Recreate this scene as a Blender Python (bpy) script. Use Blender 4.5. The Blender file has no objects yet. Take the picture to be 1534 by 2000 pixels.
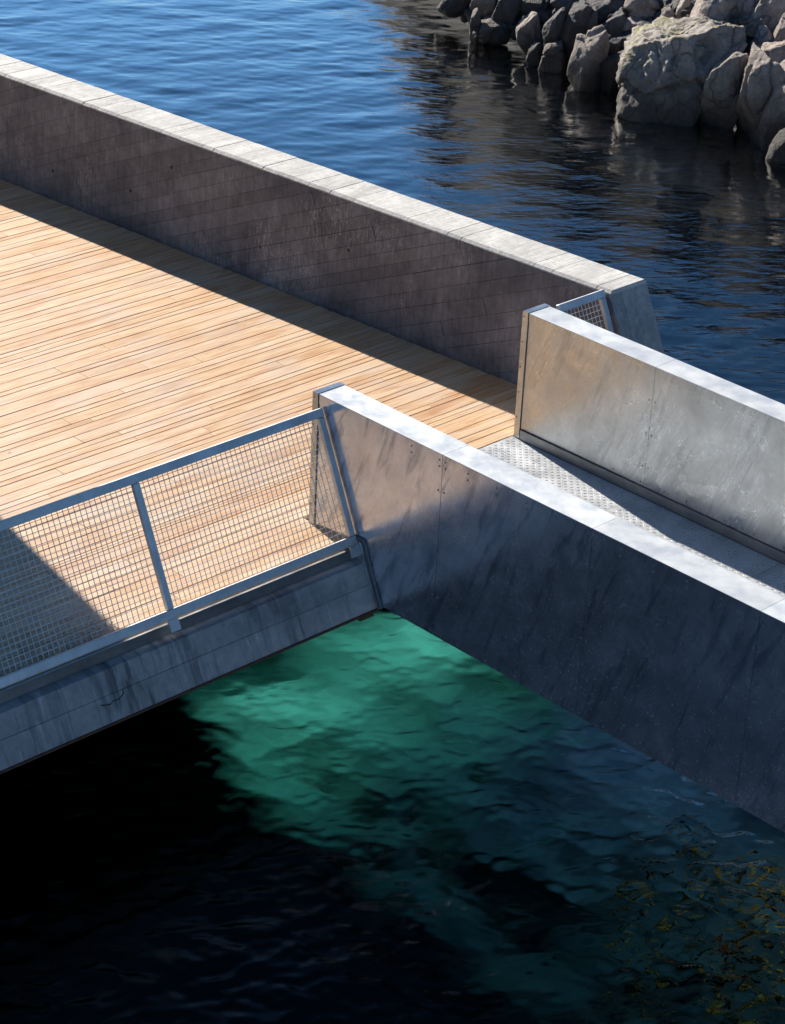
import bpy, bmesh, math, random
import numpy as np
from mathutils import Vector, Matrix, noise
from math import radians as rad, pi

random.seed(7); np.random.seed(7)
SC = bpy.context.scene
COL = SC.collection

# ------------------------------------------------------------------ camera
CAM_POS = Vector((0.0, 0.0, 8.62))
pitch, roll, yaw = rad(27.4), rad(2.9), rad(45)
fw = Vector((math.sin(yaw)*math.cos(pitch), math.cos(yaw)*math.cos(pitch), -math.sin(pitch)))
r0 = Vector((math.cos(yaw), -math.sin(yaw), 0)); u0 = r0.cross(fw)
rr = r0*math.cos(roll) + u0*math.sin(roll); uu = -r0*math.sin(roll) + u0*math.cos(roll)
cd = bpy.data.cameras.new('camera'); cam = bpy.data.objects.new('camera', cd); COL.objects.link(cam)
M = Matrix((( rr.x, uu.x, -fw.x, CAM_POS.x), (rr.y, uu.y, -fw.y, CAM_POS.y), (rr.z, uu.z, -fw.z, CAM_POS.z), (0,0,0,1)))
cam.matrix_world = M
cd.sensor_fit = 'VERTICAL'; cd.sensor_height = 24; cd.lens = 55.2
cd.clip_start = .1; cd.clip_end = 5000
SC.camera = cam

# ------------------------------------------------------------------ sky, sun, exposure
SUN_AZ = math.atan2(.18, .984); SUN_EL = rad(28.4)
W = bpy.data.worlds.new('World'); SC.world = W; W.use_nodes = True
wn = W.node_tree; bg = wn.nodes['Background']
sky = wn.nodes.new('ShaderNodeTexSky'); sky.sky_type = 'NISHITA'; sky.sun_disc = False
sky.sun_elevation = SUN_EL; sky.sun_rotation = SUN_AZ; sky.air_density = 1.0; sky.dust_density = 0; sky.ozone_density = 4.0
hs = wn.nodes.new('ShaderNodeHueSaturation'); hs.inputs['Saturation'].default_value = 1.17; hs.inputs['Value'].default_value = 1.08
wn.links.new(sky.outputs[0], hs.inputs['Color']); wn.links.new(hs.outputs[0], bg.inputs[0]); bg.inputs[1].default_value = 0.05
sl = bpy.data.lights.new('sun', 'SUN'); sl.energy = 5.0; sl.angle = rad(.5); sl.color = (1, .93, .83)
sun = bpy.data.objects.new('sun', sl); COL.objects.link(sun)
sd = Vector((math.sin(SUN_AZ)*math.cos(SUN_EL), math.cos(SUN_AZ)*math.cos(SUN_EL), math.sin(SUN_EL)))
sun.rotation_euler = sd.to_track_quat('Z', 'Y').to_euler(); sun.location = (14, 60, 40)
SC.view_settings.view_transform = 'Standard'; SC.view_settings.look = 'None'
SC.view_settings.exposure = 1.0; SC.view_settings.gamma = 1
SC.cycles.max_bounces = 8; SC.cycles.transparent_max_bounces = 12
SC.cycles.use_denoising = True; SC.cycles.caustics_refractive = False

ZW = -1.2                                   # water level

# ------------------------------------------------------------------ helpers
def link(o, parent=None, kind=None, label=None, cat=None, group=None):
    COL.objects.link(o)
    if parent is not None: o.parent = parent
    for k, v in (('kind', kind), ('label', label), ('category', cat), ('group', group)):
        if v: o[k] = v
    return o
def empty(name, loc=(0,0,0), **k):
    o = bpy.data.objects.new(name, None); o.location = loc; o.empty_display_size = .2
    return link(o, **k)
def mesh_obj(name, verts, faces, mat, parent=None, loc=None, smooth=False, **k):
    me = bpy.data.meshes.new(name); me.from_pydata([tuple(v) for v in verts], [], faces); me.update()
    me.materials.append(mat)
    if smooth: me.polygons.foreach_set('use_smooth', [True]*len(me.polygons))
    o = bpy.data.objects.new(name, me)
    if loc is not None: o.location = loc
    return link(o, parent, **k)
class MB:
    def __init__(s): s.v = []; s.f = []
    def add(s, v, f):
        n = len(s.v); s.v += [Vector(p) for p in v]; s.f += [tuple(i+n for i in q) for q in f]
    def box(s, x0, x1, y0, y1, z0, z1, b=0):
        if b <= 0:
            s.add([(x0,y0,z0),(x1,y0,z0),(x1,y1,z0),(x0,y1,z0),(x0,y0,z1),(x1,y0,z1),(x1,y1,z1),(x0,y1,z1)],
                  [(0,3,2,1),(4,5,6,7),(0,1,5,4),(1,2,6,5),(2,3,7,6),(3,0,4,7)])
        else:   # small bevel round the top
            s.add([(x0,y0,z0),(x1,y0,z0),(x1,y1,z0),(x0,y1,z0),(x0,y0,z1-b),(x1,y0,z1-b),(x1,y1,z1-b),(x0,y1,z1-b),
                   (x0+b,y0+b,z1),(x1-b,y0+b,z1),(x1-b,y1-b,z1),(x0+b,y1-b,z1)],
                  [(0,3,2,1),(8,9,10,11),(0,1,5,4),(1,2,6,5),(2,3,7,6),(3,0,4,7),(4,5,9,8),(5,6,10,9),(6,7,11,10),(7,4,8,11)])
    def bar(s, a, b, w, d, up=(0,0,1)):     # rectangular bar from a to b; w across, d along up
        a = Vector(a); b = Vector(b); t = (b-a).normalized(); up = Vector(up)
        sx = t.cross(up).normalized()*(w/2); sy = sx.cross(t).normalized()*(d/2)
        v = [p+q for p in (a, b) for q in (-sx-sy, sx-sy, sx+sy, -sx+sy)]
        s.add(v, [(0,1,2,3),(7,6,5,4),(0,4,5,1),(1,5,6,2),(2,6,7,3),(3,7,4,0)])
    def cyl(s, c, ax, r, h, n=8):           # disc-headed stud
        ax = Vector(ax).normalized(); c = Vector(c)
        t = ax.orthogonal().normalized(); b = ax.cross(t)
        v = [c + (t*math.cos(2*pi*i/n)+b*math.sin(2*pi*i/n))*r for i in range(n)]
        v += [p + ax*h*.6 for p in v]; v += [c + (t*math.cos(2*pi*i/n)+b*math.sin(2*pi*i/n))*r*.6 + ax*h for i in range(n)]
        f = [(i,(i+1)%n,n+(i+1)%n,n+i) for i in range(n)]+[(n+i,n+(i+1)%n,2*n+(i+1)%n,2*n+i) for i in range(n)]+[tuple(2*n+i for i in range(n))]
        s.add(v, f)
    def tube(s, pts, r, n=8):
        pts = [Vector(p) for p in pts]; rings = []
        for i, p in enumerate(pts):
            t = (pts[min(i+1,len(pts)-1)]-pts[max(i-1,0)]).normalized()
            a = t.cross(Vector((1,0,0))); a = a.normalized() if a.length > .01 else Vector((0,1,0)); b = t.cross(a)
            rings.append([p+(a*math.cos(2*pi*k/n)+b*math.sin(2*pi*k/n))*r for k in range(n)])
        v = [q for g in rings for q in g]
        f = [(i*n+k, i*n+(k+1)%n, (i+1)*n+(k+1)%n, (i+1)*n+k) for i in range(len(pts)-1) for k in range(n)]
        f += [tuple(reversed(range(n))), tuple((len(pts)-1)*n+k for k in range(n))]
        s.add(v, f)
    def build(s, name, mat, parent=None, origin=None, **k):
        o = Vector(origin) if origin is not None else Vector((0,0,0))
        return mesh_obj(name, [v-o for v in s.v], s.f, mat, parent, loc=o, **k)

# ------------------------------------------------------------------ materials
def mat(name):
    m = bpy.data.materials.new(name); m.use_nodes = True
    return m, m.node_tree, m.node_tree.nodes['Principled BSDF']
class NT:
    def __init__(s, nt): s.t = nt; s.n = nt.nodes; s.l = nt.links
    def new(s, ty, **k):
        n = s.n.new(ty)
        for a, v in k.items(): setattr(n, a, v)
        return n
    def put(s, sock, v):
        if hasattr(v, 'is_output') or isinstance(v, bpy.types.NodeSocket): s.l.new(v, sock)
        else: sock.default_value = v
    def coord(s, scale=(1,1,1), rot=(0,0,0), obj=True, rnd=0):
        tc = s.new('ShaderNodeTexCoord'); mp = s.new('ShaderNodeMapping')
        out = tc.outputs['Object']
        if not obj:
            g = s.new('ShaderNodeNewGeometry'); out = g.outputs['Position']
        if rnd:
            oi = s.new('ShaderNodeObjectInfo'); mu = s.new('ShaderNodeVectorMath', operation='SCALE'); mu.inputs[0].default_value = (37, 91, 53)
            s.l.new(oi.outputs['Random'], mu.inputs['Scale']); ad = s.new('ShaderNodeVectorMath', operation='ADD')
            s.l.new(out, ad.inputs[0]); s.l.new(mu.outputs[0], ad.inputs[1]); out = ad.outputs[0]
        s.l.new(out, mp.inputs[0]); mp.inputs['Scale'].default_value = scale; mp.inputs['Rotation'].default_value = rot
        return mp.outputs[0]
    def coordT(s, scale, rot):
        g = s.new('ShaderNodeNewGeometry'); mp = s.new('ShaderNodeMapping', vector_type='TEXTURE'); s.l.new(g.outputs['Position'], mp.inputs[0])
        mp.inputs['Scale'].default_value = scale; mp.inputs['Rotation'].default_value = rot; return mp.outputs[0]
    def noise(s, vec, scale=5, detail=5, rough=.55, dist=0):
        n = s.new('ShaderNodeTexNoise'); s.l.new(vec, n.inputs['Vector'])
        n.inputs['Scale'].default_value = scale; n.inputs['Detail'].default_value = detail
        n.inputs['Roughness'].default_value = rough; n.inputs['Distortion'].default_value = dist
        return n.outputs['Fac']
    def vor(s, vec, scale=5, feature='F1', rand=1):
        n = s.new('ShaderNodeTexVoronoi', feature=feature); s.l.new(vec, n.inputs['Vector']); n.inputs['Scale'].default_value = scale
        n.inputs['Randomness'].default_value = rand
        return n.outputs['Distance']
    def ramp(s, fac, stops, interp='LINEAR'):
        n = s.new('ShaderNodeValToRGB'); n.color_ramp.interpolation = interp; e = n.color_ramp.elements
        while len(e) < len(stops): e.new(.5)
        for q, (p, c) in zip(e, stops):
            q.position = p; q.color = (*c, 1) if isinstance(c, (tuple, list)) else (c, c, c, 1)
        s.l.new(fac, n.inputs[0]); return n.outputs[0]
    def mix(s, fac, a, b, mode='MIX'):
        n = s.new('ShaderNodeMix', data_type='RGBA', blend_type=mode)
        s.put(n.inputs[0], fac); s.put(n.inputs[6], a if not isinstance(a, tuple) else (*a, 1)); s.put(n.inputs[7], b if not isinstance(b, tuple) else (*b, 1))
        return n.outputs[2]
    def math(s, op, a, b=0., clamp=False):
        n = s.new('ShaderNodeMath', operation=op); n.use_clamp = clamp; s.put(n.inputs[0], a); s.put(n.inputs[1], b); return n.outputs[0]
    def bump(s, h, strength=.3, dist=.01, nrm=None):
        n = s.new('ShaderNodeBump'); s.l.new(h, n.inputs['Height']); n.inputs['Strength'].default_value = strength; n.inputs['Distance'].default_value = dist
        if nrm is not None: s.l.new(nrm, n.inputs['Normal'])
        return n.outputs[0]

def wood_mat():
    m, t, p = mat('oiled_timber'); N = NT(t)
    oi = N.new('ShaderNodeObjectInfo')
    base = N.ramp(oi.outputs['Random'], [(0, (.61,.405,.225)), (.2, (.66,.465,.285)), (.42, (.60,.40,.225)), (.6, (.68,.50,.33)), (.8, (.635,.43,.25)), (.93, (.56,.345,.185)), (1, (.67,.49,.32))])
    g = N.noise(N.coord((.9, 16, 9), rnd=1), 3.2, 6, .6, .6)
    c = N.mix(N.ramp(g, [(.35, 1.), (.62, 0.)]), base, N.mix(1., base, (.74,.62,.52), 'MULTIPLY'))
    fl = N.noise(N.coord((.5, 3.2, 2), rnd=1), 2.2, 3, .5, .8)
    c = N.mix(N.math('MULTIPLY', N.ramp(fl, [(.5, 0.), (.68, 1.)]), .55), c, (.40,.19,.095))
    fl2 = N.noise(N.coord((.6, 4.5, 2), rnd=1), 1.7, 3, .5, .4)
    c = N.mix(N.math('MULTIPLY', N.ramp(fl2, [(.5, 0.), (.66, 1.)]), .5), c, (.62,.50,.38))
    ws = N.noise(N.coord((1.1, 1.1, 1), obj=False), 1.5, 5, .65)
    c = N.mix(N.math('MULTIPLY', N.ramp(ws, [(.5, 0.), (.62, 1.)]), .28), c, (.47,.42,.37))
    kn = N.noise(N.coord((3, 6, 3), rnd=1), 4.0, 2, .5)
    c = N.mix(N.math('MULTIPLY', N.ramp(kn, [(.72, 0.), (.77, 1.)]), .7), c, (.22,.13,.08))
    t.links.new(c, p.inputs['Base Color'])
    rg = N.ramp(g, [(.2, .42), (.8, .62)]); t.links.new(rg, p.inputs['Roughness'])
    fine = N.noise(N.coord((3, 60, 20), rnd=1), 4, 3, .6)
    t.links.new(N.bump(fine, .25, .004), p.inputs['Normal'])
    p.inputs['Specular IOR Level'].default_value = .42
    p.inputs['Coat Weight'].default_value = .08; p.inputs['Coat Roughness'].default_value = .5
    return m
def concrete_mat(name, lo, hi, pit=.0, streak_axis=None, eff=0., grain=None, rnd=1, tint=(.30,.27,.24), rot=(0,0,0), dark=.0, brd=(.86, 1.08)):
    m, t, p = mat(name); N = NT(t)
    n1 = N.noise(N.coord((1,1,1), obj=False), 1.6, 6, .6)
    c = N.mix(N.ramp(n1, [(.3, 0.), (.72, 1.)]), lo, hi)
    oi = N.new('ShaderNodeObjectInfo')
    c = N.mix(1., c, N.ramp(oi.outputs['Random'], [(0, brd[0]), (1, brd[1])]), 'MULTIPLY')
    n2 = N.noise(N.coord((1,1,1), obj=False), 14, 5, .7)
    c = N.mix(.55, c, N.ramp(n2, [(.3, .62), (.7, 1.25)]), 'MULTIPLY')
    h = N.noise(N.coord((1,1,1), obj=False), 70, 4, .7)
    if grain:
        gr = N.noise(N.coord(grain, obj=False, rot=rot), 3, 4, .7)
        c = N.mix(.6, c, N.ramp(gr, [(.36, .66), (.6, 1.12)]), 'MULTIPLY')
        h = N.math('ADD', h, N.math('MULTIPLY', gr, 2.))
    if streak_axis:
        st = N.noise(N.coord(streak_axis, obj=False), 2.2, 5, .62, .3)
        msk = N.noise(N.coord((1,1,1), obj=False), 1.1, 3, .5)
        c = N.mix(N.math('MULTIPLY', N.ramp(st, [(.52, 0.), (.62, 1.)]), N.ramp(msk, [(.35, .35), (.65, .95)])), c, N.mix(1., c, (.30,.32,.36), 'MULTIPLY'))
        st2 = N.noise(N.coord(tuple(q*1.5 for q in streak_axis), obj=False), 3.1, 4, .6, .2)
        c = N.mix(N.math('MULTIPLY', N.ramp(st2, [(.58, 0.), (.68, 1.)]), .45), c, N.mix(1., c, (1.7,1.65,1.6), 'MULTIPLY'))
    if eff:
        v = N.noise(N.coord((5, 5, .8), obj=False), 3.2, 5, .65, 1.6)
        line = N.ramp(N.math('ABSOLUTE', N.math('SUBTRACT', v, .5)), [(.0, 1.), (.018, 0.)])
        msk = N.ramp(N.noise(N.coord((1,1,1), obj=False), .9, 3, .5), [(.46, 0.), (.62, 1.)])
        c = N.mix(N.math('MULTIPLY', N.math('MULTIPLY', line, msk), eff), c, (.52,.49,.47))
        bl = N.ramp(N.noise(N.coord((1.4,1.4,.8), obj=False), 1.7, 4, .6, .4), [(.56, 0.), (.66, 1.)])
        c = N.mix(N.math('MULTIPLY', bl, .38), c, N.mix(1., c, (1.75,1.7,1.7), 'MULTIPLY'))
        bd = N.ramp(N.noise(N.coord((1.2,1.2,1.4), obj=False), 1.3, 4, .55), [(.56, 0.), (.6, 1.)])
        c = N.mix(N.math('MULTIPLY', bd, .35), c, N.mix(1., c, (.62,.6,.6), 'MULTIPLY'))
    if pit:
        pv = N.vor(N.coord((1, 1.6, 1), obj=False), 24)
        pm = N.ramp(pv, [(.0, 1.), (.15, 1.), (.21, 0.)])
        sel = N.ramp(N.noise(N.coord((1,1,1), obj=False), 1.3, 3, .6), [(.5, 0.), (.6, 1.)])
        pm = N.math('MULTIPLY', pm, sel)
        c = N.mix(N.math('MULTIPLY', pm, pit), c, (.10,.10,.10))
        h = N.math('SUBTRACT', h, N.math('MULTIPLY', pm, 3.))
    t.links.new(c, p.inputs['Base Color']); p.inputs['Roughness'].default_value = .8
    t.links.new(N.bump(h, .35, .004), p.inputs['Normal'])
    return m
def zinc_mat(name, base=(.60,.62,.64), rough=.30, metallic=.92, drips=0., spangle=.5, streak=0., var=(.80, 1.12)):
    m, t, p = mat(name); N = NT(t)
    oi = N.new('ShaderNodeObjectInfo')
    n1 = N.noise(N.coord((1,1,1), obj=False), 3.0, 6, .65, .4)
    c = N.mix(N.ramp(n1, [(.3, 0.), (.7, 1.)]), tuple(q*var[0] for q in base), tuple(q*var[1] for q in base))
    vo = N.noise(N.coord((1.4, 1.4, 1), rot=(.5,0,.3), obj=False), 26, 3, .6)
    c = N.mix(spangle*.5, c, N.ramp(vo, [(.3, .80), (.7, 1.15)]), 'MULTIPLY')
    c = N.mix(1., c, N.ramp(oi.outputs['Random'], [(0, .90), (1, 1.04)]), 'MULTIPLY')
    rg = N.ramp(N.noise(N.coord((1,1,1), obj=False), 5, 5, .65), [(.3, rough*.66), (.7, rough*1.45)])
    met = metallic
    if streak:
        sv = N.noise(N.coordT((1, .22, 1.3), (rad(20),0,0)), 2.4, 5, .62, .5)
        sm = N.ramp(sv, [(.53, 0.), (.64, 1.)])
        c = N.mix(N.math('MULTIPLY', sm, streak), c, N.mix(1., c, (.50,.52,.58), 'MULTIPLY'))
        sc = N.noise(N.coordT((1, .14, 1.4), (rad(24),0,0)), 2.6, 3, .5, .4)
        line = N.ramp(N.math('ABSOLUTE', N.math('SUBTRACT', sc, .5)), [(.0, 1.), (.016, 0.)])
        lm = N.ramp(N.noise(N.coord((1,1,1), obj=False), 1.5, 2, .5), [(.5, 0.), (.6, 1.)])
        c = N.mix(N.math('MULTIPLY', N.math('MULTIPLY', line, lm), .45), c, (.95,.98,1.))
    if drips:
        vv = N.vor(N.coord((1., 4.6, 1.35), obj=False), 13)
        dm = N.ramp(vv, [(.0, 1.), (.08, .8), (.135, 0.)])
        sep = N.new('ShaderNodeSeparateXYZ'); g = N.new('ShaderNodeNewGeometry'); t.links.new(g.outputs['Position'], sep.inputs[0])
        hz = N.new('ShaderNodeMapRange'); t.links.new(sep.outputs[2], hz.inputs[0])
        hz.inputs[1].default_value = 1.0; hz.inputs[2].default_value = .0; hz.inputs[3].default_value = 0; hz.inputs[4].default_value = 1
        hy = N.new('ShaderNodeMapRange'); t.links.new(sep.outputs[1], hy.inputs[0])
        hy.inputs[1].default_value = 11.0; hy.inputs[2].default_value = 9.8; hy.inputs[3].default_value = .25; hy.inputs[4].default_value = 1
        dm = N.math('MULTIPLY', N.math('MULTIPLY', dm, N.math('MULTIPLY', hz.outputs[0], hy.outputs[0])), drips)
        c = N.mix(dm, c, (.62,.66,.70)); met = N.math('SUBTRACT', metallic, N.math('MULTIPLY', dm, .9))
        rg = N.math('ADD', rg, N.math('MULTIPLY', dm, .4))
        bl = N.ramp(N.noise(N.coord((1,1,1), obj=False), 2.1, 5, .7, .5), [(.45, 0.), (.75, 1.)])
        bl = N.math('MULTIPLY', bl, .10)
        met = N.math('SUBTRACT', met, bl)
    N.put(p.inputs['Metallic'], met); t.links.new(c, p.inputs['Base Color']); N.put(p.inputs['Roughness'], rg)
    hb = N.noise(N.coord((1,1,1), obj=False), 9, 3, .5)
    t.links.new(N.bump(hb, .12, .004), p.inputs['Normal'])
    return m
def plain(name, c, rough=.6, metallic=0, spec=.5, nz=0, sc=20):
    m, t, p = mat(name); N = NT(t)
    p.inputs['Roughness'].default_value = rough; p.inputs['Metallic'].default_value = metallic
    if nz:
        n = N.noise(N.coord((1,1,1), obj=False), sc, 4, .6)
        t.links.new(N.mix(N.ramp(n, [(.3, 0.), (.7, 1.)]), tuple(q*(1-nz) for q in c), tuple(q*(1+nz) for q in c)), p.inputs['Base Color'])
    else: p.inputs['Base Color'].default_value = (*c, 1)
    p.inputs['Specular IOR Level'].default_value = spec
    return m
def rock_mat(name, a, b, lichen=0.):
    m, t, p = mat(name); N = NT(t)
    n1 = N.noise(N.coord((1,1,1), rnd=1), 2.6, 7, .65, .3)
    c = N.mix(N.ramp(n1, [(.35, 0.), (.65, 1.)]), a, b)
    oi = N.new('ShaderNodeObjectInfo')
    c = N.mix(1., c, N.ramp(oi.outputs['Random'], [(0, .72), (1, 1.1)]), 'MULTIPLY')
    c = N.mix(.6, c, N.ramp(N.noise(N.coord((1,1,1), rnd=1), 28, 5, .75), [(.35, .6), (.68, 1.25)]), 'MULTIPLY')
    cr = N.noise(N.coord((1,1.6,.6), rnd=1, rot=(.3,.2,0)), 1.1, 3, .45, .1)
    ck = N.ramp(N.math('ABSOLUTE', N.math('SUBTRACT', cr, .5)), [(.0, 1.), (.004, .9), (.011, 0.)])
    c = N.mix(N.math('MULTIPLY', ck, .55), c, (.05,.043,.04))
    g = N.new('ShaderNodeNewGeometry'); sep = N.new('ShaderNodeSeparateXYZ'); t.links.new(g.outputs['Position'], sep.inputs[0])
    sn = N.new('ShaderNodeSeparateXYZ'); t.links.new(g.outputs['Normal'], sn.inputs[0])
    if lichen:
        lm = N.math('MULTIPLY', N.ramp(sn.outputs[2], [(.5, 0.), (.85, 1.)]), N.ramp(N.noise(N.coord((1,1,1)), 2.3, 5, .65), [(.45, 0.), (.6, 1.)]))
        c = N.mix(N.math('MULTIPLY', lm, lichen), c, (.30,.28,.13))
    # dark algae band above the tide line
    zz = N.math('ADD', sep.outputs[2], N.math('MULTIPLY', N.noise(N.coord((1,1,1), obj=False), 2.5, 4, .6), .35))
    wet = N.new('ShaderNodeMapRange'); t.links.new(zz, wet.inputs[0]); wet.inputs[1].default_value = ZW+.38; wet.inputs[2].default_value = ZW+.95
    wet.inputs[3].default_value = 1; wet.inputs[4].default_value = 0
    c = N.mix(N.math('MULTIPLY', wet.outputs[0], .88), c, (.028,.023,.019))
    t.links.new(c, p.inputs['Base Color']); p.inputs['Roughness'].default_value = .78
    h = N.noise(N.coord((1,1,1), rnd=1), 9, 8, .7, .2)
    b2 = N.bump(h, 1., .09); t.links.new(N.bump(ck, .5, -.02, b2), p.inputs['Normal'])
    return m

WOOD = wood_mat()
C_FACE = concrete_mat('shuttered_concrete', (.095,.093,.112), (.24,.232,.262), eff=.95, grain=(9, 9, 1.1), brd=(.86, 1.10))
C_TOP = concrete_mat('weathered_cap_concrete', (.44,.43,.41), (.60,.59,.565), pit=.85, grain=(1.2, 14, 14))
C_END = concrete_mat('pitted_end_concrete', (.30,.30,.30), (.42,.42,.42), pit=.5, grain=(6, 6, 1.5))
C_BEAM = concrete_mat('stained_beam_concrete', (.25,.245,.25), (.46,.45,.45), streak_axis=(4.2, .5, .5))
C_DARK = plain('dark_wet_concrete', (.05,.05,.052), .8, nz=.3, sc=5)
JOINT = plain('joint_shadow_filler', (.045,.043,.04), .9)
Z_CAP = zinc_mat('galvanised_cap_steel', (.62,.645,.66), .50, .35, spangle=.3, var=(.96, 1.04))
Z_OUT = zinc_mat('galvanised_outer_steel', (.64,.68,.77), .20, .82, drips=1., streak=.75, spangle=.5)
Z_IN = zinc_mat('galvanised_inner_steel', (.56,.58,.585), .32, .85, streak=.35, spangle=.6)
Z_RAIL = zinc_mat('galvanised_rail_steel', (.58,.61,.64), .42, .45)
Z_FLOOR = zinc_mat('chequer_plate_steel', (.60,.62,.64), .45, .4)
Z_TREAD = zinc_mat('polished_tread_steel', (.80,.82,.84), .28, .7)
Z_DARK = zinc_mat('dull_toe_strip_steel', (.30,.31,.32), .45, .8)
SCREW = plain('screw_steel', (.28,.28,.29), .35, .9)
RUBBER = plain('grey_trim_rubber', (.11,.12,.14), .45)
RUST = plain('rusty_edge_strip', (.10,.05,.03), .8, nz=.4)

# ------------------------------------------------------------------ timber deck
def wall_x(y): return 14.351 + (12.881-y)*.0731        # inner face of the far wall at deck level
deck = empty('deck', (11, 16, 0), kind='structure')
DO = Vector(deck.location)
y = 12.145; rows = []
widths = [.070, .095, .132, .132, .150, .175]
while y < 21.6:
    w = random.choice(widths); rows.append((y, y+w)); y += w
y = 12.145
while y > 11.56:
    w = random.choice([.088, .132, .132, .170]); w = min(w, y-11.53); rows.append((y-w, y)); y -= w
    if y < 11.60: break
npl = 0
for (ya, yb) in rows:
    near = ya < 12.14
    xe = 11.14 if near else wall_x(yb)-.012
    # left end follows the frame with a margin
    xs = 6.9 if ya < 13.5 else (7.6 + (ya-13.5)*.55)
    cuts = []; x = xe - random.uniform(.4, 4.2)
    while x > xs+.5: cuts.append(x); x -= random.uniform(2.2, 4.6)
    xsq = [xe]+cuts+[xs]
    for a, b in zip(xsq[1:], xsq[:-1]):
        mb = MB(); L = b-a; Wd = yb-ya
        g = .0032; zt = random.uniform(-.0012, .0012)
        mb.box(a+.0012, b-.0012, ya+g, yb-g, -.034, zt, .0025)
        mb.build('deck_plank', WOOD, deck, origin=((a+b)/2, (ya+yb)/2, 0)); npl += 1
for o in [c for c in COL.objects if c.parent == deck]: o.location -= DO
print('planks', npl)
mb = MB(); mb.box(5.5, 14.2, 11.60, 24, -.40, -.05); o = mb.build('subdeck', C_DARK, kind='structure')

# ------------------------------------------------------------------ near edge beam (leaning fascia)
LEAN = .46
def lean_y(z): return 11.47 + LEAN*z
beam = empty('concrete_edge_beam', (9, 11.4, 0), label='stained grey concrete edge beam under the mesh railing, leaning over the dark water', cat='beam')
def extr(prof, x0, x1):
    n = len(prof); v = [(x0, p[0], p[1]) for p in prof]+[(x1, p[0], p[1]) for p in prof]
    f = [tuple(range(n)), tuple(range(2*n-1, n-1, -1))]+[(i, i+n, (i+1)%n+n, (i+1)%n) for i in range(n)]
    return v, f
def child(name, v, f, m, par, **k):
    o = Vector(par.location); return mesh_obj(name, [Vector(p)-o for p in v], f, m, par, **k)
v, f = extr([(11.60,-.098),(11.49,-.098),(11.430,-.106),(11.268,-.440),(11.285,-.458),(11.62,-.458),(11.61,-.10)], 5.2, 11.19)
child('beam_core', v, f, C_BEAM, beam)
# shuttering panels, 3 mm proud of the core on the leaning face
P0 = Vector((0,11.430,-.106)); P1 = Vector((0,11.268,-.440)); dv = P1-P0; nv = Vector((0,-dv.z,dv.y)).normalized()*-1
if nv.y > 0: nv = -nv
xs = [5.2, 6.85, 7.9, 9.05, 10.05, 11.185]
for i in range(len(xs)-1):
    for (a, b, off) in ((.0, .47, .004), (.475, .985, .0065)):
        if b > .9: x0, x1 = xs[i]+.35*(i>0), min(xs[i+1]+.35, 11.185)
        else: x0, x1 = xs[i], xs[i+1]
        off += random.uniform(-.0015, .0015)
        q = [P0+dv*a, P0+dv*b]
        vv = []
        for xx in (x0+.002, x1-.002):
            vv += [Vector((xx,0,0))+q[0], Vector((xx,0,0))+q[1], Vector((xx,0,0))+q[1]+nv*off-dv*.006, Vector((xx,0,0))+q[0]+nv*off+dv*.006]
        child('shuttering_panel', vv, [(0,1,2,3),(7,6,5,4),(0,4,5,1),(1,5,6,2),(2,6,7,3),(3,7,4,0)], C_BEAM, beam)
mb = MB(); mb.box(5.2, 11.12, 11.512, 11.5295, -.097, -.004); child('edge_shade_bar', mb.v, mb.f, Z_DARK, beam)  # dark bar added to stand in for the shaded gap under the rail
mb = MB(); mb.bar((5.2,11.262,-.449),(11.16,11.262,-.449), .014, .016); child('edge_strip', mb.v, mb.f, RUST, beam)
mb = MB(); mb.box(10.98, 11.12, 11.27, 11.40, -.50, -.459); child('bearing_pad', mb.v, mb.f, RUST, beam)
mb = MB()                                                        # wire tie left in the concrete
def fpt(x, s, o=.012): return Vector((x,0,0))+P0+dv*s+nv*o
mb.tube([fpt(8.52,.60),fpt(8.60,.66),fpt(8.63,.61),fpt(8.68,.63),fpt(8.73,.56),fpt(8.73,.47)], .0035, 5)
child('tie_wire', mb.v, mb.f, JOINT, beam)
# body below the deck
mb = MB(); mb.box(5.2, 14.3, 14.1, 24, -5.2, -.41); o = mb.build('deck_substructure', C_DARK, kind='structure')

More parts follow.
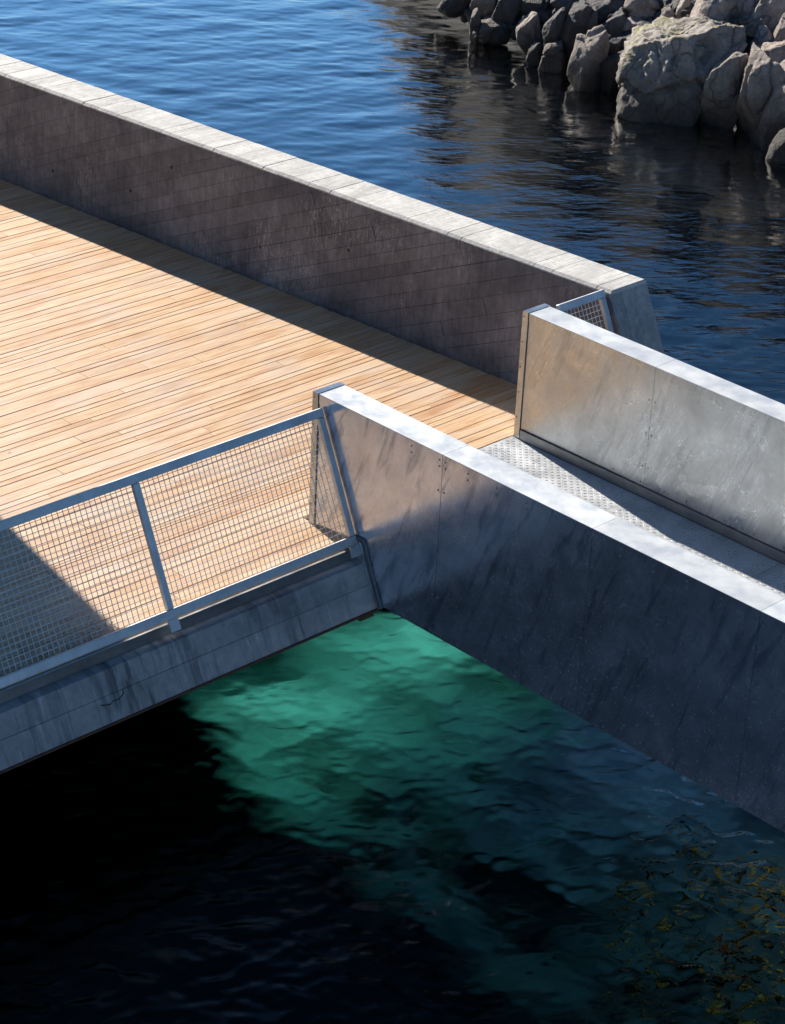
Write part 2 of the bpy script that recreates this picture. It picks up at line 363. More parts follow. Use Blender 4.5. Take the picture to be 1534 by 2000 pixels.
# ------------------------------------------------------------------ galvanised mesh railings
def railing(name, x0, x1, posts, label, feet=True, group=None, z1=1.03):
    z0 = .045
    t = empty(name, ((x0+x1)/2, lean_y(z0), z0), label=label, cat='railing', group=group)
    up = Vector((0, LEAN, 1)).normalized(); nrm = Vector((0, -1, LEAN)).normalized()
    def P(x, z, o=0): return Vector((x, lean_y(z), z)) + nrm*o
    fwid = .068; dep = .042
    def fbar(nm, a, b, w=fwid):
        mb = MB(); t_ = (b-a).normalized(); mb.bar(a, b, w, dep, up=nrm)
        o = child(nm, mb.v, mb.f, Z_RAIL, t)
        bv = o.modifiers.new('edge', 'BEVEL'); bv.width = .005; bv.segments = 2
        return o
    fbar('top_rail', P(x0, z1-.03), P(x1, z1-.03))
    fbar('bottom_rail', P(x0, z0+.03), P(x1, z0+.03))
    zz0, zz1 = z0+.0625, z1-.0625
    for px in posts:
        fbar('post', P(px, zz0), P(px, zz1), .055)
        if feet:
            mb = MB(); mb.bar(P(px-.045, z0-.045, .0), P(px+.045, z0-.045, .0), .09, .022, up=nrm); child('foot_bracket', mb.v, mb.f, Z_RAIL, t)
    pitch_ = .0460
    ps = sorted(posts)
    for a, b in zip(ps[:-1], ps[1:]):
        mb = MB(); xa, xb = a+.03, b-.03; n = round((xb-xa)/pitch_)
        for i in range(1, n):
            x = xa+(xb-xa)*i/n
            seg = 12
            mb.bar(P(x, zz0, -.012), P(x, zz1, -.012), .0040, .0040, up=(1,0,0))
        m_ = round((zz1-zz0)*1.1/pitch_)
        for j in range(1, m_):
            z = zz0+(zz1-zz0)*j/m_
            mb.bar(P(xa, z, -.0165), P(xb, z, -.0165), .0040, .0040, up=nrm)
        child('wire_mesh', mb.v, mb.f, Z_RAIL, t, kind='stuff')
    return t
railing('mesh_railing', 5.60, 11.115, [5.66, 7.47, 9.30, 11.085], 'long galvanised wire mesh railing leaning inward along the near deck edge')
railing('mesh_railing', 13.825, 14.395, [13.86, 14.362], 'short galvanised mesh panel between the far steel parapet and the concrete wall end', feet=False, z1=1.17)

# ------------------------------------------------------------------ steel gangway parapets
def screws_mb(pts, ax, r=.0075):
    mb = MB()
    for p in pts: mb.cyl(p, ax, r, .005, 8)
    return mb
MOD = 1.465
def parapet(loc, x0, x1, seam0, ztop, zbot, label, outer_mat, inner, y_end=12.06, ncap=6):
    t = empty('steel_parapet', loc, label=label, cat='parapet', group='galvanised parapets of the gangway')
    seams = [y_end]+[seam0-MOD*k for k in range(ncap)]
    for a, b in zip(seams[:-1], seams[1:]):
        y1, y0 = a-.0018, b+.0018
        mb = MB(); mb.box(x0-.004, x1+.004, y0, y1, ztop-.004, ztop); mb.box(x1+.001, x1+.004, y0, y1, ztop-.075, ztop-.004)
        child('cap_plate', mb.v, mb.f, Z_CAP, t)
        mb = MB(); mb.box(x0-.004, x0-.001, y0, y1, ztop-.075, ztop-.0045); child('cap_flange', mb.v, mb.f, outer_mat, t)
        # outer (camera side) and inner cladding
        zb = zbot if not inner else .092
        mb = MB(); mb.box(x0, x0+.003, y0, y1, zb, ztop-.008); child('cladding_panel', mb.v, mb.f, outer_mat, t)
        zb2 = .09 if not inner else -.42
        mb = MB(); mb.box(x1-.003, x1, y0, y1, zb2, ztop-.008); child('cladding_panel', mb.v, mb.f, Z_IN, t)
    mb = MB(); mb.box(x0+.006, x1-.006, seams[-1], y_end-.01, zbot+.02 if not inner else -.40, ztop-.01); child('frame_core', mb.v, mb.f, C_DARK, t)
    # end closure plate with a shadow gap
    mb = MB(); mb.box(x0-.012, x1+.012, y_end+.006, y_end+.066, .0 if inner else -.02, ztop+.004); o = child('end_plate', mb.v, mb.f, Z_IN, t)
    mb = MB(); mb.box(x0+.004, x1-.004, y_end-.008, y_end+.008, .0, ztop-.006); child('gap_filler', mb.v, mb.f, JOINT, t)
    pts = []
    sp = MOD/5
    for k in range(-1, 24):
        yy = seam0+.032-.064*(0)-sp*k
        if yy > y_end-.2: continue
        for z in ((ztop-.052, ztop-.105) if not inner else ()): 
            pts.append((x0-(.004 if z > ztop-.07 else 0), yy, z))
        pts.append((x0, yy, zb+.03))
    for s in seams[1:]:
        zs = np.arange(ztop-.30, zb+.1, -sp)
        for z in zs:
            for d in (-.03, .03): pts.append((x0, s+d, z - (0.0)))
        for d in (-.03,):
            pts.append((x0, s+d, zb+.03))
            if not inner: pts += [(x0-.004, s+d, ztop-.052), (x0, s+d, ztop-.105)]
    for z in np.arange(ztop-.04, .02, -.23): pts.append((x0-.012, y_end+.05, z))
    mb = screws_mb(pts, (-1,0,0)); child('screw', mb.v, mb.f, SCREW, t, kind='stuff')
    return t
pf = parapet((11.26, 9, 0), 11.132, 11.388, 10.64, 1.13, -.386, 'near galvanised steel parapet, its dark outer face hanging over the green water', Z_OUT, False, y_end=11.98)
pb = parapet((13.66, 9, 0), 13.548, 13.790, 10.685, 1.15, -.386, 'far galvanised steel parapet with its pale inner face towards the walkway', Z_IN, True)
mb = MB(); mb.box(13.528, 13.546, 2.0, 12.05, .004, .088); child('toe_strip', mb.v, mb.f, Z_DARK, pb)
mb = MB(); mb.box(11.392, 11.41, 2.0, 12.05, .004, .088); child('toe_strip', mb.v, mb.f, Z_DARK, pf)
# trim profile round the beam end, fixed to the outer panel
trim = [(11.118,11.56,.085),(11.118,11.45,.100),(11.118,11.415,.096),(11.118,11.395,.07),(11.118,11.36,-.03),(11.118,11.20,-.375),(11.118,11.185,-.40)]
mb = MB(); mb.tube(trim, .011, 8); mb.tube([(x,yy+.026,z-.018) for x,yy,z in trim], .008, 8); child('edge_trim', mb.v, mb.f, RUBBER, pf)

# ------------------------------------------------------------------ gangway floor
gf = empty('gangway_floor', (12.5, 9, 0), label='chequer plate steel floor of the gangway between the two parapets', cat='walkway')
def tread_mesh(w, l):
    mb = MB(); p_ = .036; nx = int(w/p_); ny = int(l/p_)
    for i in range(nx):
        for j in range(ny):
            cx = (i+.5)*p_; cy = (j+.5)*p_; a = rad(45) if (i+j) % 2 else rad(-45); a += rad(0)
            ca, sa = math.cos(a), math.sin(a); L, w2, h = .0145, .0042, .0026
            pts = [(-L,0,0),(0,-w2,0),(L,0,0),(0,w2,0),(-L*.55,0,h),(0,-w2*.4,h),(L*.55,0,h),(0,w2*.4,h)]
            mb.add([(cx+x*ca-y_*sa, cy+x*sa+y_*ca, z) for x,y_,z in pts], [(0,1,5,4),(1,2,6,5),(2,3,7,6),(3,0,4,7),(4,5,6,7)])
    return mb
tm = tread_mesh(2.13, MOD-.03); tread_me = None
ys = [12.135, 10.70, 9.242, 7.78, 6.31, 4.85]
for k in range(5):
    y1, y0 = ys[k]-.0015, ys[k+1]+.0015
    mb = MB(); mb.box(11.392, 13.527, y0, y1, -.010, -.0005); pl = child('floor_plate', mb.v, mb.f, Z_FLOOR, gf)
    if k < 4:
        if tread_me is None:
            o = mesh_obj('tread_pattern', tm.v, tm.f, Z_TREAD, pl, kind='stuff'); tread_me = o.data
        else:
            o = bpy.data.objects.new('tread_pattern', tread_me); link(o, pl, kind='stuff')
        o.location = (11.395-12.5, y0+.004-9, -.0005)
mb = MB(); mb.box(11.40, 13.53, 2, 12.13, -.36, -.012); child('floor_frame', mb.v, mb.f, C_DARK, gf)

# ------------------------------------------------------------------ far concrete wall
WT = 1.17
def wx(y, off=0): return wall_x(y)+off
wall = empty('concrete_wall', (14.4, 16, 0), label='long shuttered concrete wall with pale flat top along the far deck edge', cat='wall')
YE = 11.95; YF = 22.5; TH = .455
def ye(z): return YE - LEAN*(1.15-z)
zb = -2.2
core = []
for (yy_fn) in (lambda z: ye(z), lambda z: YF):
    for (off, z) in ((.012, zb), (TH, zb), (TH, WT-.012), (.012, WT-.012)):
        q = yy_fn(z); core.append((wx(q)+off, q, z))
child('wall_core', core, [(0,1,2,3),(7,6,5,4),(0,4,5,1),(1,5,6,2),(2,6,7,3),(3,7,4,0)], JOINT, wall)
# outer face skin
sk = [(wx(ye(zb))+TH+.004, ye(zb), zb),(wx(YF)+TH+.004, YF, zb),(wx(YF)+TH+.004, YF, WT-.01),(wx(ye(WT))+TH+.004, ye(WT), WT-.01)]
child('outer_face', sk, [(0,1,2,3)], C_END, wall)
# end face: main block and darker return strip
def endblock(o0, o1, c0, c1, z0, z1, m, nm):
    v = []
    for z in (z0, z1):
        b = ye(z)
        v += [(wx(b)+o0, b+c0, z),(wx(b)+o1, b+c1, z),(wx(b)+o1, b+.10, z),(wx(b)+o0, b+.10, z)]
    child(nm, v, [(0,3,2,1),(4,5,6,7),(0,1,5,4),(1,2,6,5),(2,3,7,6),(3,0,4,7)], m, wall)
endblock(.125, TH+.003, -.012, -.012, zb, 1.1362, C_END, 'end_face')
endblock(-.002, .1235, -.002, -.010, zb, 1.1365, C_END, 'end_return')
# board-marked inner face: strips at 23.5 deg clipped to the face
def clip(poly, a, b, c):        # keep a*s+b*z<=c
    out = []
    for i in range(len(poly)):
        p, q = poly[i], poly[(i+1) % len(poly)]
        dp, dq = a*p[0]+b*p[1]-c, a*q[0]+b*q[1]-c
        if dp <= 0: out.append(p)
        if dp*dq < 0:
            t_ = dp/(dp-dq); out.append((p[0]+(q[0]-p[0])*t_, p[1]+(q[1]-p[1])*t_))
    return out
ang = rad(23.2); ca, sa = math.cos(ang), math.sin(ang)
# face coords: s = -(y-YE) direction toward -y; boards rise towards -y
face = [(-(YF), -.06), (-(ye(-.06)), -.06), (-(ye(1.135)), 1.135), (-(YF), 1.135)]
e = 0; q0 = min(-sa*p[0]+ca*p[1] for p in face); q1 = max(-sa*p[0]+ca*p[1] for p in face)
q = q0; nb = 0
while q < q1:
    w = random.choice([.115, .14, .14, .165])
    st = clip(clip(face, -sa, ca, q+w-.0012), sa, -ca, -(q+.0012))
    if len(st) >= 3:
        along = [ca*p[0]+sa*p[1] for p in st]; a0, a1 = min(along), max(along)
        cuts = [a0-.01]; x = a0+random.uniform(.3, 2.4)
        while x < a1-.2: cuts.append(x); x += random.uniform(1.2, 2.6)
        cuts.append(a1+.01)
        for c0, c1 in zip(cuts[:-1], cuts[1:]):
            pc = clip(clip(st, ca, sa, c1-.0008), -ca, -sa, -(c0+.0008))
            if len(pc) < 3: continue
            off = random.choice([0, .001, .003, .005, .008]); n = len(pc)
            v = [(wx(-p[0])-off, -p[0], p[1]) for p in pc]+[(wx(-p[0])+.016, -p[0], p[1]) for p in pc]
            f = [tuple(range(n)), tuple(range(2*n-1, n-1, -1))]+[(i, i+n, (i+1)%n+n, (i+1)%n) for i in range(n)]
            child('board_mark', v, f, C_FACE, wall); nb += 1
    q += w
# top: strips across the wall with a chamfered inner edge
y = ye(WT); nt = 0
joints = [12.10, 13.62, 15.22, 16.93, 18.55, 20.17]
while y < YF:
    w = random.choice([.12, .14, .16, .2])
    for j in joints:
        if y < j-.03 < y+w+.05: w = j-y
    y2 = y+w
    isj = any(abs(y2-j) < .004 for j in joints)
    g2 = .009 if isj else .0005
    zt = WT+random.uniform(-.0018, .0018); a, b = y+.0005, y2-g2
    v = []
    for yy in (a, b):
        X = wx(yy); v += [(X-.004, yy, 1.1365),(X-.002, yy, zt-.022),(X+.026, yy, zt),(X+TH-.012, yy, zt),(X+TH+.004, yy, zt-.014),(X+TH+.004, yy, 1.1365)]
    if nt == 0:
        v = v[:0]+[Vector((p[0], ye(p[2])-.012, p[2])) for p in v[:6]]+v[6:]
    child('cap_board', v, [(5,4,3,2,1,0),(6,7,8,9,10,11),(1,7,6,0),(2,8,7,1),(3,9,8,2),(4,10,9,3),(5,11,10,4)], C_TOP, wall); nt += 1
    y = y2
print('boards', nb, nt)
mb = MB(); mb2 = MB()
for (yy, z) in ((19.15,.31),(17.95,.42),(17.35,.83),(14.95,.66),(12.75,.24),(20.1,.85),(16.1,.35)):
    mb = MB(); mb.cyl((wx(yy)-.0045, yy, z), (-1,-.07,0), .018, .004, 12); child('tie_hole_disc', mb.v, mb.f, JOINT, wall)  # raised dark discs, their colour standing in for the shaded holes

# ------------------------------------------------------------------ water
def water_mat():
    m = bpy.data.materials.new('sea_water'); m.use_nodes = True; t = m.node_tree; N = NT(t)
    for n in list(t.nodes): t.nodes.remove(n)
    out = N.new('ShaderNodeOutputMaterial')
    lw = N.new('ShaderNodeLayerWeight'); lw.inputs[0].default_value = .5
    fr = N.ramp(lw.outputs['Facing'], [(0, .03), (.30, .008), (.37, .009), (.43, .028), (.50, .085), (.6, .24), (.67, .55), (.74, 1.), (1, 1.)])
    tr = N.new('ShaderNodeBsdfRefraction'); tr.inputs['Color'].default_value = (.95,.98,.99,1); tr.inputs['IOR'].default_value = 1.33; tr.inputs['Roughness'].default_value = 0
    gl = N.new('ShaderNodeBsdfGlossy'); gl.inputs['Roughness'].default_value = .03
    mx = N.new('ShaderNodeMixShader'); N.put(mx.inputs[0], fr); t.links.new(tr.outputs[0], mx.inputs[1]); t.links.new(gl.outputs[0], mx.inputs[2])
    g_ = N.new('ShaderNodeNewGeometry'); mp_ = N.new('ShaderNodeMapping', vector_type='TEXTURE'); t.links.new(g_.outputs['Position'], mp_.inputs[0])
    mp_.inputs['Rotation'].default_value = (0, 0, rad(52)); mp_.inputs['Scale'].default_value = (1, 2.4, 1)
    b = N.bump(N.noise(mp_.outputs[0], 11, 4, .55, .3), .24, .02); t.links.new(b, gl.inputs['Normal']); t.links.new(b, tr.inputs['Normal'])
    t.links.new(mx.outputs[0], out.inputs['Surface'])
    va = N.new('ShaderNodeVolumeAbsorption'); va.inputs['Color'].default_value = (.28,.78,.74,1); va.inputs['Density'].default_value = .65
    t.links.new(va.outputs[0], out.inputs['Volume'])
    return m
def axis(a, m_, b, d0, d, far):
    mid = list(np.arange(a, m_, d0))+list(np.arange(m_, b, d)); lo = []; hi = []; x = a; s = d
    while x > -far: s *= 1.35; x -= s; lo.append(x)
    x = mid[-1]; s = d
    while x < far: s *= 1.35; x += s; hi.append(x)
    return np.array(lo[::-1]+mid+hi)
ax = axis(5.2, 13.4, 33.0, .025, .046, 1500); ay = axis(4.6, 12.8, 36, .025, .050, 1500)
X, Y = np.meshgrid(ax, ay, indexing='ij')
Z = np.zeros_like(X)
rs = np.random.RandomState(3)
amp_mod = .75+.35*np.sin(X*.31+1.3)*np.sin(Y*.27+.4)+.2*np.sin(X*.11-Y*.17)
for i in range(90):
    lam = .15*(1.3/.15)**rs.rand()**1.4
    th = rad(52)+rad(30)*rs.randn()
    if i % 5 == 0: th = rad(100)+rad(25)*rs.randn()
    k = 2*pi/lam; kx, ky = k*math.cos(th), k*math.sin(th)
    slope = .0135*(lam/.4)**.12
    ph = rs.rand()*2*pi
    wob = .9*np.sin(X*rs.uniform(.3,1.1)+rs.rand()*6)+.9*np.sin(Y*rs.uniform(.3,1.1)+rs.rand()*6)
    Z += slope/k*np.sin(kx*X+ky*Y+ph+wob)
Z *= amp_mod*(.42+.58*np.clip((X-Y+5)/9, 0, 1))
Zs = np.zeros_like(X)                                # short wavelets inside the sheltered pool
for i in range(60):
    lam = .085*(.34/.085)**rs.rand(); th = rad(55)+rad(28)*rs.randn(); k = 2*pi/lam; kx, ky = k*math.cos(th), k*math.sin(th)
    Zs += .0340/k*np.sin(kx*X+ky*Y+rs.rand()*6.3+1.2*np.sin(X*rs.uniform(.6,2)+rs.rand()*6)+1.2*np.sin(Y*rs.uniform(.6,2)+rs.rand()*6))
poolm = np.clip((13.4-X)/.8, 0, 1)*np.clip((12.7-Y)/.8, 0, 1)
Z += Zs*poolm*(.75+.3*np.sin(X*1.1+2)*np.sin(Y*.9))
cx, cy = 10.9, 9.05                                  # a ring from a drip
rr_ = np.hypot(X-cx, Y-cy); Z += .0022*np.sin(2*pi*rr_/.075)*np.exp(-((rr_-.23)/.09)**2)
inside = (X > 4.5)&(X < 34)&(Y > 4)&(Y < 37); Z *= np.where(inside, 1, 0)
nx_, ny_ = X.shape
co = np.stack([X, Y, Z+ZW], -1).reshape(-1, 3)
# closed underside so the volume has a far boundary
idx = np.arange(nx_*ny_).reshape(nx_, ny_)
quads = np.stack([idx[:-1,:-1], idx[1:,:-1], idx[1:,1:], idx[:-1,1:]], -1).reshape(-1, 4)
nv0 = len(co); bx = np.array([[ax[0],ay[0],-9],[ax[-1],ay[0],-9],[ax[-1],ay[-1],-9],[ax[0],ay[-1],-9]]); co = np.vstack([co, bx])
rim = [list(idx[:,0]), list(idx[-1,:]), list(idx[::-1,-1]), list(idx[0,::-1])]
polys = [[nv0+0]+[nv0+1]+r_[::-1] if False else r_[::-1]+[nv0+k, nv0+(k+1)%4] for k, r_ in enumerate(rim)]+[[nv0+3,nv0+2,nv0+1,nv0]]
loops = np.concatenate([quads.reshape(-1)]+[np.array(p) for p in polys])
starts = np.concatenate([np.arange(len(quads))*4, len(quads)*4+np.cumsum([0]+[len(p) for p in polys[:-1]])])
totals = np.concatenate([np.full(len(quads), 4), [len(p) for p in polys]])
me = bpy.data.meshes.new('sea'); me.vertices.add(len(co)); me.vertices.foreach_set('co', co.reshape(-1))
me.loops.add(len(loops)); me.loops.foreach_set('vertex_index', loops.astype(np.int32))
me.polygons.add(len(starts)); me.polygons.foreach_set('loop_start', starts.astype(np.int32)); me.polygons.foreach_set('loop_total', totals.astype(np.int32))
sm = np.ones(len(starts), bool); sm[-5:] = False; me.polygons.foreach_set('use_smooth', sm)
me.update(calc_edges=True); me.materials.append(water_mat())
link(bpy.data.objects.new('sea', me), kind='structure')

# ------------------------------------------------------------------ seabed and hill
def grid_obj(name, xs, ys, fz, m, **k):
    v = [(x, y, fz(x, y)) for x in xs for y in ys]; n = len(ys)
    f = [(i*n+j, (i+1)*n+j, (i+1)*n+j+1, i*n+j+1) for i in range(len(xs)-1) for j in range(n-1)]
    return mesh_obj(name, v, f, m, smooth=True, **k)
def sstep(a, b, x): t_ = min(1, max(0, (x-a)/(b-a))); return t_*t_*(3-2*t_)
def bed_z(x, y):
    # shallow bed below the gangway and the deck corner, dropping away to the left to shape the dark edge on the water
    e = sstep(7.7, 10.0, x-.17*(y-8.75)+.25*math.exp(-((y-11.2)/.7)**2))
    n = noise.fractal(Vector((x*1.3, y*1.3, 7)), .8, 2, 5)
    top = -2.45-.02*max(0, 10.5-y)
    return -7.5+(7.5+top)*e**.8+.13*n
def bed_mat():
    m, t, p = mat('seabed_sand_weed_veil'); N = NT(t)
    n = N.noise(N.coord((1,1,1), obj=False), 1.4, 6, .65)
    sand = N.mix(N.ramp(n, [(.35, 0.), (.65, 1.)]), (.11,.25,.22), (.19,.36,.325))
    weed_veil = N.mix(N.ramp(N.noise(N.coord((1,1,1), obj=False), 3.3, 6, .7), [(.42, 0.), (.62, 1.)]), (.022,.026,.060), (.050,.042,.072))
    g = N.new('ShaderNodeNewGeometry'); sp = N.new('ShaderNodeSeparateXYZ'); t.links.new(g.outputs['Position'], sp.inputs[0])
    q = N.math('ADD', sp.outputs[1], N.math('MULTIPLY', n, 1.0)); q = N.math('ADD', q, N.math('MULTIPLY', sp.outputs[0], -.10))
    mr = N.new('ShaderNodeMapRange'); t.links.new(q, mr.inputs[0]); mr.inputs[1].default_value = 9.5; mr.inputs[2].default_value = 11.6  # mask lays the green glow and the blue veil into the bed colour
    mr.interpolation_type = 'SMOOTHSTEP'
    mx_ = N.new('ShaderNodeMapRange'); t.links.new(sp.outputs[0], mx_.inputs[0]); mx_.inputs[1].default_value = 16.; mx_.inputs[2].default_value = 15.5
    t.links.new(N.mix(N.math('MULTIPLY', mr.outputs[0], mx_.outputs[0]), weed_veil, sand), p.inputs['Base Color']); p.inputs['Roughness'].default_value = .9; return m
BED = bed_mat()
grid_obj('seabed', list(np.linspace(-60, 3, 6))+list(np.arange(4, 15.6, .09))+list(np.linspace(16, 120, 10)), list(np.linspace(-60, 2, 6))+list(np.arange(3, 14.4, .09))+list(np.linspace(16, 120, 10)), lambda x, y: bed_z(x, y) if x < 15.7 and y < 14.6 else -7.5, BED, kind='structure')

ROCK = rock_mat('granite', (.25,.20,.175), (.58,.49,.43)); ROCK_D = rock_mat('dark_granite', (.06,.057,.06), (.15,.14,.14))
ROCK_L = rock_mat('lichened_granite', (.24,.21,.185), (.46,.41,.37), lichen=.75)
HILL = plain('dark_heath_slope', (.012,.012,.010), .95, nz=.5, sc=1.5)
def shore_x(y): return 25.0 - .02*(y-20)
def hill_z(x, y):
    d = x-shore_x(y)-.9
    z = ZW-.9 + .62*min(d, 7) if d > -.2 else ZW-1.0+(d+.2)*4
    if d > 4: z += min(3.0, (d-4)*1.3)*sstep(36, 30, y-.2*(x-25))
    z *= 1
    z = ZW-6 + (z-ZW+6)*sstep(33.5, 29.5, y-.2*(x-25))
    return z+ .5*noise.fractal(Vector((x*.45, y*.45, 3)), 1, 2, 5)
grid_obj('shore_hill', list(np.arange(23.4, 44, .4))+[60, 120], [-60, -20]+list(np.arange(0, 36, .4)), hill_z, HILL, kind='structure')

# ------------------------------------------------------------------ shore rocks
F_ = 4600.
def ray(px, py): return rr*(px-767)/F_ - uu*(py-1000)/F_ + fw
def on_bank(px, py, slope=.62):
    d = ray(px, py)                 # z = ZW + slope*max(0,x-24.6)
    t_ = (ZW-CAM_POS.z)/d.z; p = CAM_POS+d*t_
    if p.x > 24.6:
        t2 = (ZW - slope*24.6 - CAM_POS.z)/(d.z-slope*d.x); p = CAM_POS+d*t2
    return p
ico_cache = {}
def ico(n):
    if n not in ico_cache:
        bm = bmesh.new(); bmesh.ops.create_icosphere(bm, subdivisions=n, radius=1)
        ico_cache[n] = ([v.co.copy() for v in bm.verts], [tuple(v.index for v in f.verts) for f in bm.faces]); bm.free()
    return ico_cache[n]
def rock(px, py, w, h, label, m=None, seed=0, n=None, dep=None, lean=0., rough=.08, blocky=1., yawo=0., sub=None):
    base = on_bank(px, py+h*.36)
    dist = (base-CAM_POS).dot(fw); mpp = dist/F_
    sx = w*mpp/2*1.25; sz = h*mpp/2*1.38; sy = dep*mpp/2 if dep else sx*.95
    c = base + Vector((0,0,sz*.62)) + Vector((.7,.7,0))*sy*.5
    rnd = random.Random(seed*13+5)
    planes = []
    for k in range(13):
        a = rnd.uniform(0, 2*pi); zc = rnd.uniform(-.7, .9); r_ = math.sqrt(1-zc*zc)
        planes.append((Vector((r_*math.cos(a), r_*math.sin(a), zc)), rnd.uniform(.55, .95)))
    planes += [(Vector((0,0,1)), rnd.uniform(.6,.8)), (Vector((rnd.uniform(-.2,.2),-1,.1)).normalized(), rnd.uniform(.6,.8)), (Vector((-1,rnd.uniform(-.3,.3),.1)).normalized(), rnd.uniform(.7,.85)), (Vector((1,rnd.uniform(-.3,.3),.1)).normalized(), rnd.uniform(.7,.85))]
    yw = -rad(45)+yawo+rnd.uniform(-.25,.25)
    Rm = Matrix.Rotation(yw, 3, 'Z') @ Matrix.Rotation(lean+rnd.uniform(-.28,.28), 3, 'Y') @ Matrix.Rotation(rnd.uniform(-.2,.2), 3, 'X'); Ri = Rm.transposed()
    for nw, dd in ((Vector((-.35+rnd.uniform(-.2,.2), .15+rnd.uniform(-.3,.3), .88)), rnd.uniform(.42,.6)), (Vector((-.55, .70+rnd.uniform(-.3,.2), .35+rnd.uniform(-.1,.3))), rnd.uniform(.5,.72)), (Vector((-.85, -.2+rnd.uniform(-.3,.3), .55)), rnd.uniform(.55,.75))):
        nl = Ri @ nw.normalized(); planes.append((nl, dd))
    sub = sub or (6 if w > 150 else 5 if w > 45 else 4)
    vs, fs = ico(sub); out = []
    off = Vector((seed*3.7, seed*1.3, seed*.7))
    for v in vs:
        r_ = 1.15
        for nn, dd in planes:
            q = nn.dot(v)
            if q > .05: r_ = min(r_, dd/q)
        r_ = r_*blocky + (1-blocky)*.85
        p = v*r_
        s3 = Vector((p.x*sx, p.y*sy, p.z*sz))
        f1 = noise.fractal(s3*2.2+off, .62, 2.1, 6)
        rg = 1-abs(noise.noise(s3*1.1+off*2)); crack = max(0, rg-.965)/.035
        rg2 = 1-abs(noise.noise(s3*2.3+off)); cr2 = max(0, rg2-.95)/.05
        p2 = s3 + v*(f1*rough*.95*min(sx, .9) - crack*.16*min(1, sx) - cr2*.06*min(1, sx))
        out.append(Rm @ p2)
    return mesh_obj('shore_rock', out, fs, m or ROCK, loc=c, smooth=True, label=label, cat='rock', group='granite rocks of the shore')
RK = [
 (1325,158,262,190,'largest pale flat-topped boulder at the waterline with yellow green lichen on top',ROCK_L,1,dict(dep=300,rough=.09)),
 (1412,200,105,150,'rounded pale block on the right flank of the largest lichened boulder',ROCK_L,2,dict(dep=150)),
 (1478,205,105,190,'tall pale boulder at the waterline just right of the largest lichened boulder',ROCK,3,dict(dep=170)),
 (1535,215,110,200,'rightmost big pink-grey boulder cut by the photo edge above the water',ROCK,4,dict(dep=170)),
 (1516,132,120,90,'pale pink boulder leaning above the two rightmost waterline boulders',ROCK,5,dict(dep=130)),
 (1143,130,84,118,'square block at the waterline with one bright sunlit face',ROCK,6,dict(yawo=.5)),
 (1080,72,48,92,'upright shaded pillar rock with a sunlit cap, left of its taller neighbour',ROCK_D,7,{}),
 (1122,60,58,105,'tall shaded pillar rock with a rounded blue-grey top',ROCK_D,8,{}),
 (1154,62,24,88,'thin upright slab squeezed right of the tall shaded pillar',ROCK_D,9,dict(dep=60)),
 (1075,118,52,56,'low rock at the waterline with a small sunlit tip below the shaded pillar',ROCK,10,{}),
 (1030,70,52,66,'small pointed rock with a bright top edge, standing left of the pillars',ROCK,11,{}),
 (1042,108,36,44,'dark wet rock dipping into the water below the small pointed rock',ROCK_D,12,{}),
 (958,66,80,42,'low rock in the water with pale striped sunlit top',ROCK,13,{}),
 (926,58,24,64,'narrow rock with a bright left edge at the far left of the waterline',ROCK,14,dict(dep=40)),
 (945,12,56,66,'tan sunlit upright rock at the top edge above the striped low rock',ROCK,15,{}),
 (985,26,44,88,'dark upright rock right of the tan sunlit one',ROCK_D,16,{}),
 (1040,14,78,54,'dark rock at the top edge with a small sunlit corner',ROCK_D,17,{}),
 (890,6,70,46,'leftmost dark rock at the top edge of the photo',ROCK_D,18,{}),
 (1238,58,84,40,'flat blue-grey slab lying above the dark gap left of the lichened boulder',ROCK,19,dict(dep=90)),
 (1222,92,96,56,'shaded block under the flat blue-grey slab',ROCK_D,20,{}),
 (1302,72,86,28,'thin shaded slab lying on the back of the lichened boulder',ROCK,21,dict(dep=90)),
 (1262,18,86,46,'slanted pinkish slab near the top edge in shade',ROCK,22,dict(lean=.45,dep=70)),
 (1303,40,34,44,'small round blue-grey stone in the shade',ROCK,23,dict(blocky=.6)),
 (1334,20,30,60,'narrow upright grey stone right of the small round stone',ROCK,24,{}),
 (1360,58,62,42,'squarish shaded stone right behind the lichened boulder',ROCK,25,{}),
 (1388,42,92,130,'big sloping grey rock with a shaded lower side, above the squarish stone',ROCK,26,dict(dep=120)),
 (1440,14,130,90,'large rough rock at the top edge with a crusted bright face',ROCK,27,dict(dep=130,rough=.14)),
 (1505,28,96,92,'large pale rock in the top right corner',ROCK,28,dict(dep=120)),
 (1470,60,84,60,'pale block below the large rough rock, sunlit on top',ROCK,29,{}),
 (1428,88,56,36,'small bright stone in the dark crevice behind the lichened boulder',ROCK,30,{}),
 (1490,92,46,66,'brown pointed upright stone in front of the pale block',ROCK,31,dict(lean=.2)),
 (1530,70,46,90,'grey rock at the right edge below the corner rock',ROCK,32,{}),
 (1444,62,46,54,'leaning wedge stone between the sloping grey rock and the brown pointed stone',ROCK,33,dict(lean=.5)),
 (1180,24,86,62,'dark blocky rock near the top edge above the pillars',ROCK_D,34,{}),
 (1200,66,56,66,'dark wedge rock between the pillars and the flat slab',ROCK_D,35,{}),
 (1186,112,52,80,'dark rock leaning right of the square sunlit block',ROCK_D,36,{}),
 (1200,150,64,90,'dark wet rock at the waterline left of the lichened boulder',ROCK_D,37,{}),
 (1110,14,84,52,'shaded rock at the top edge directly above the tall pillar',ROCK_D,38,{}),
 (1545,285,70,90,'low wet rock at the right photo edge lowest on the waterline',ROCK_D,39,{}),
]
for (px,py,w,h,lab,m_,sd_,kw) in RK: rock(px,py,w,h,lab,m_,sd_,**kw)

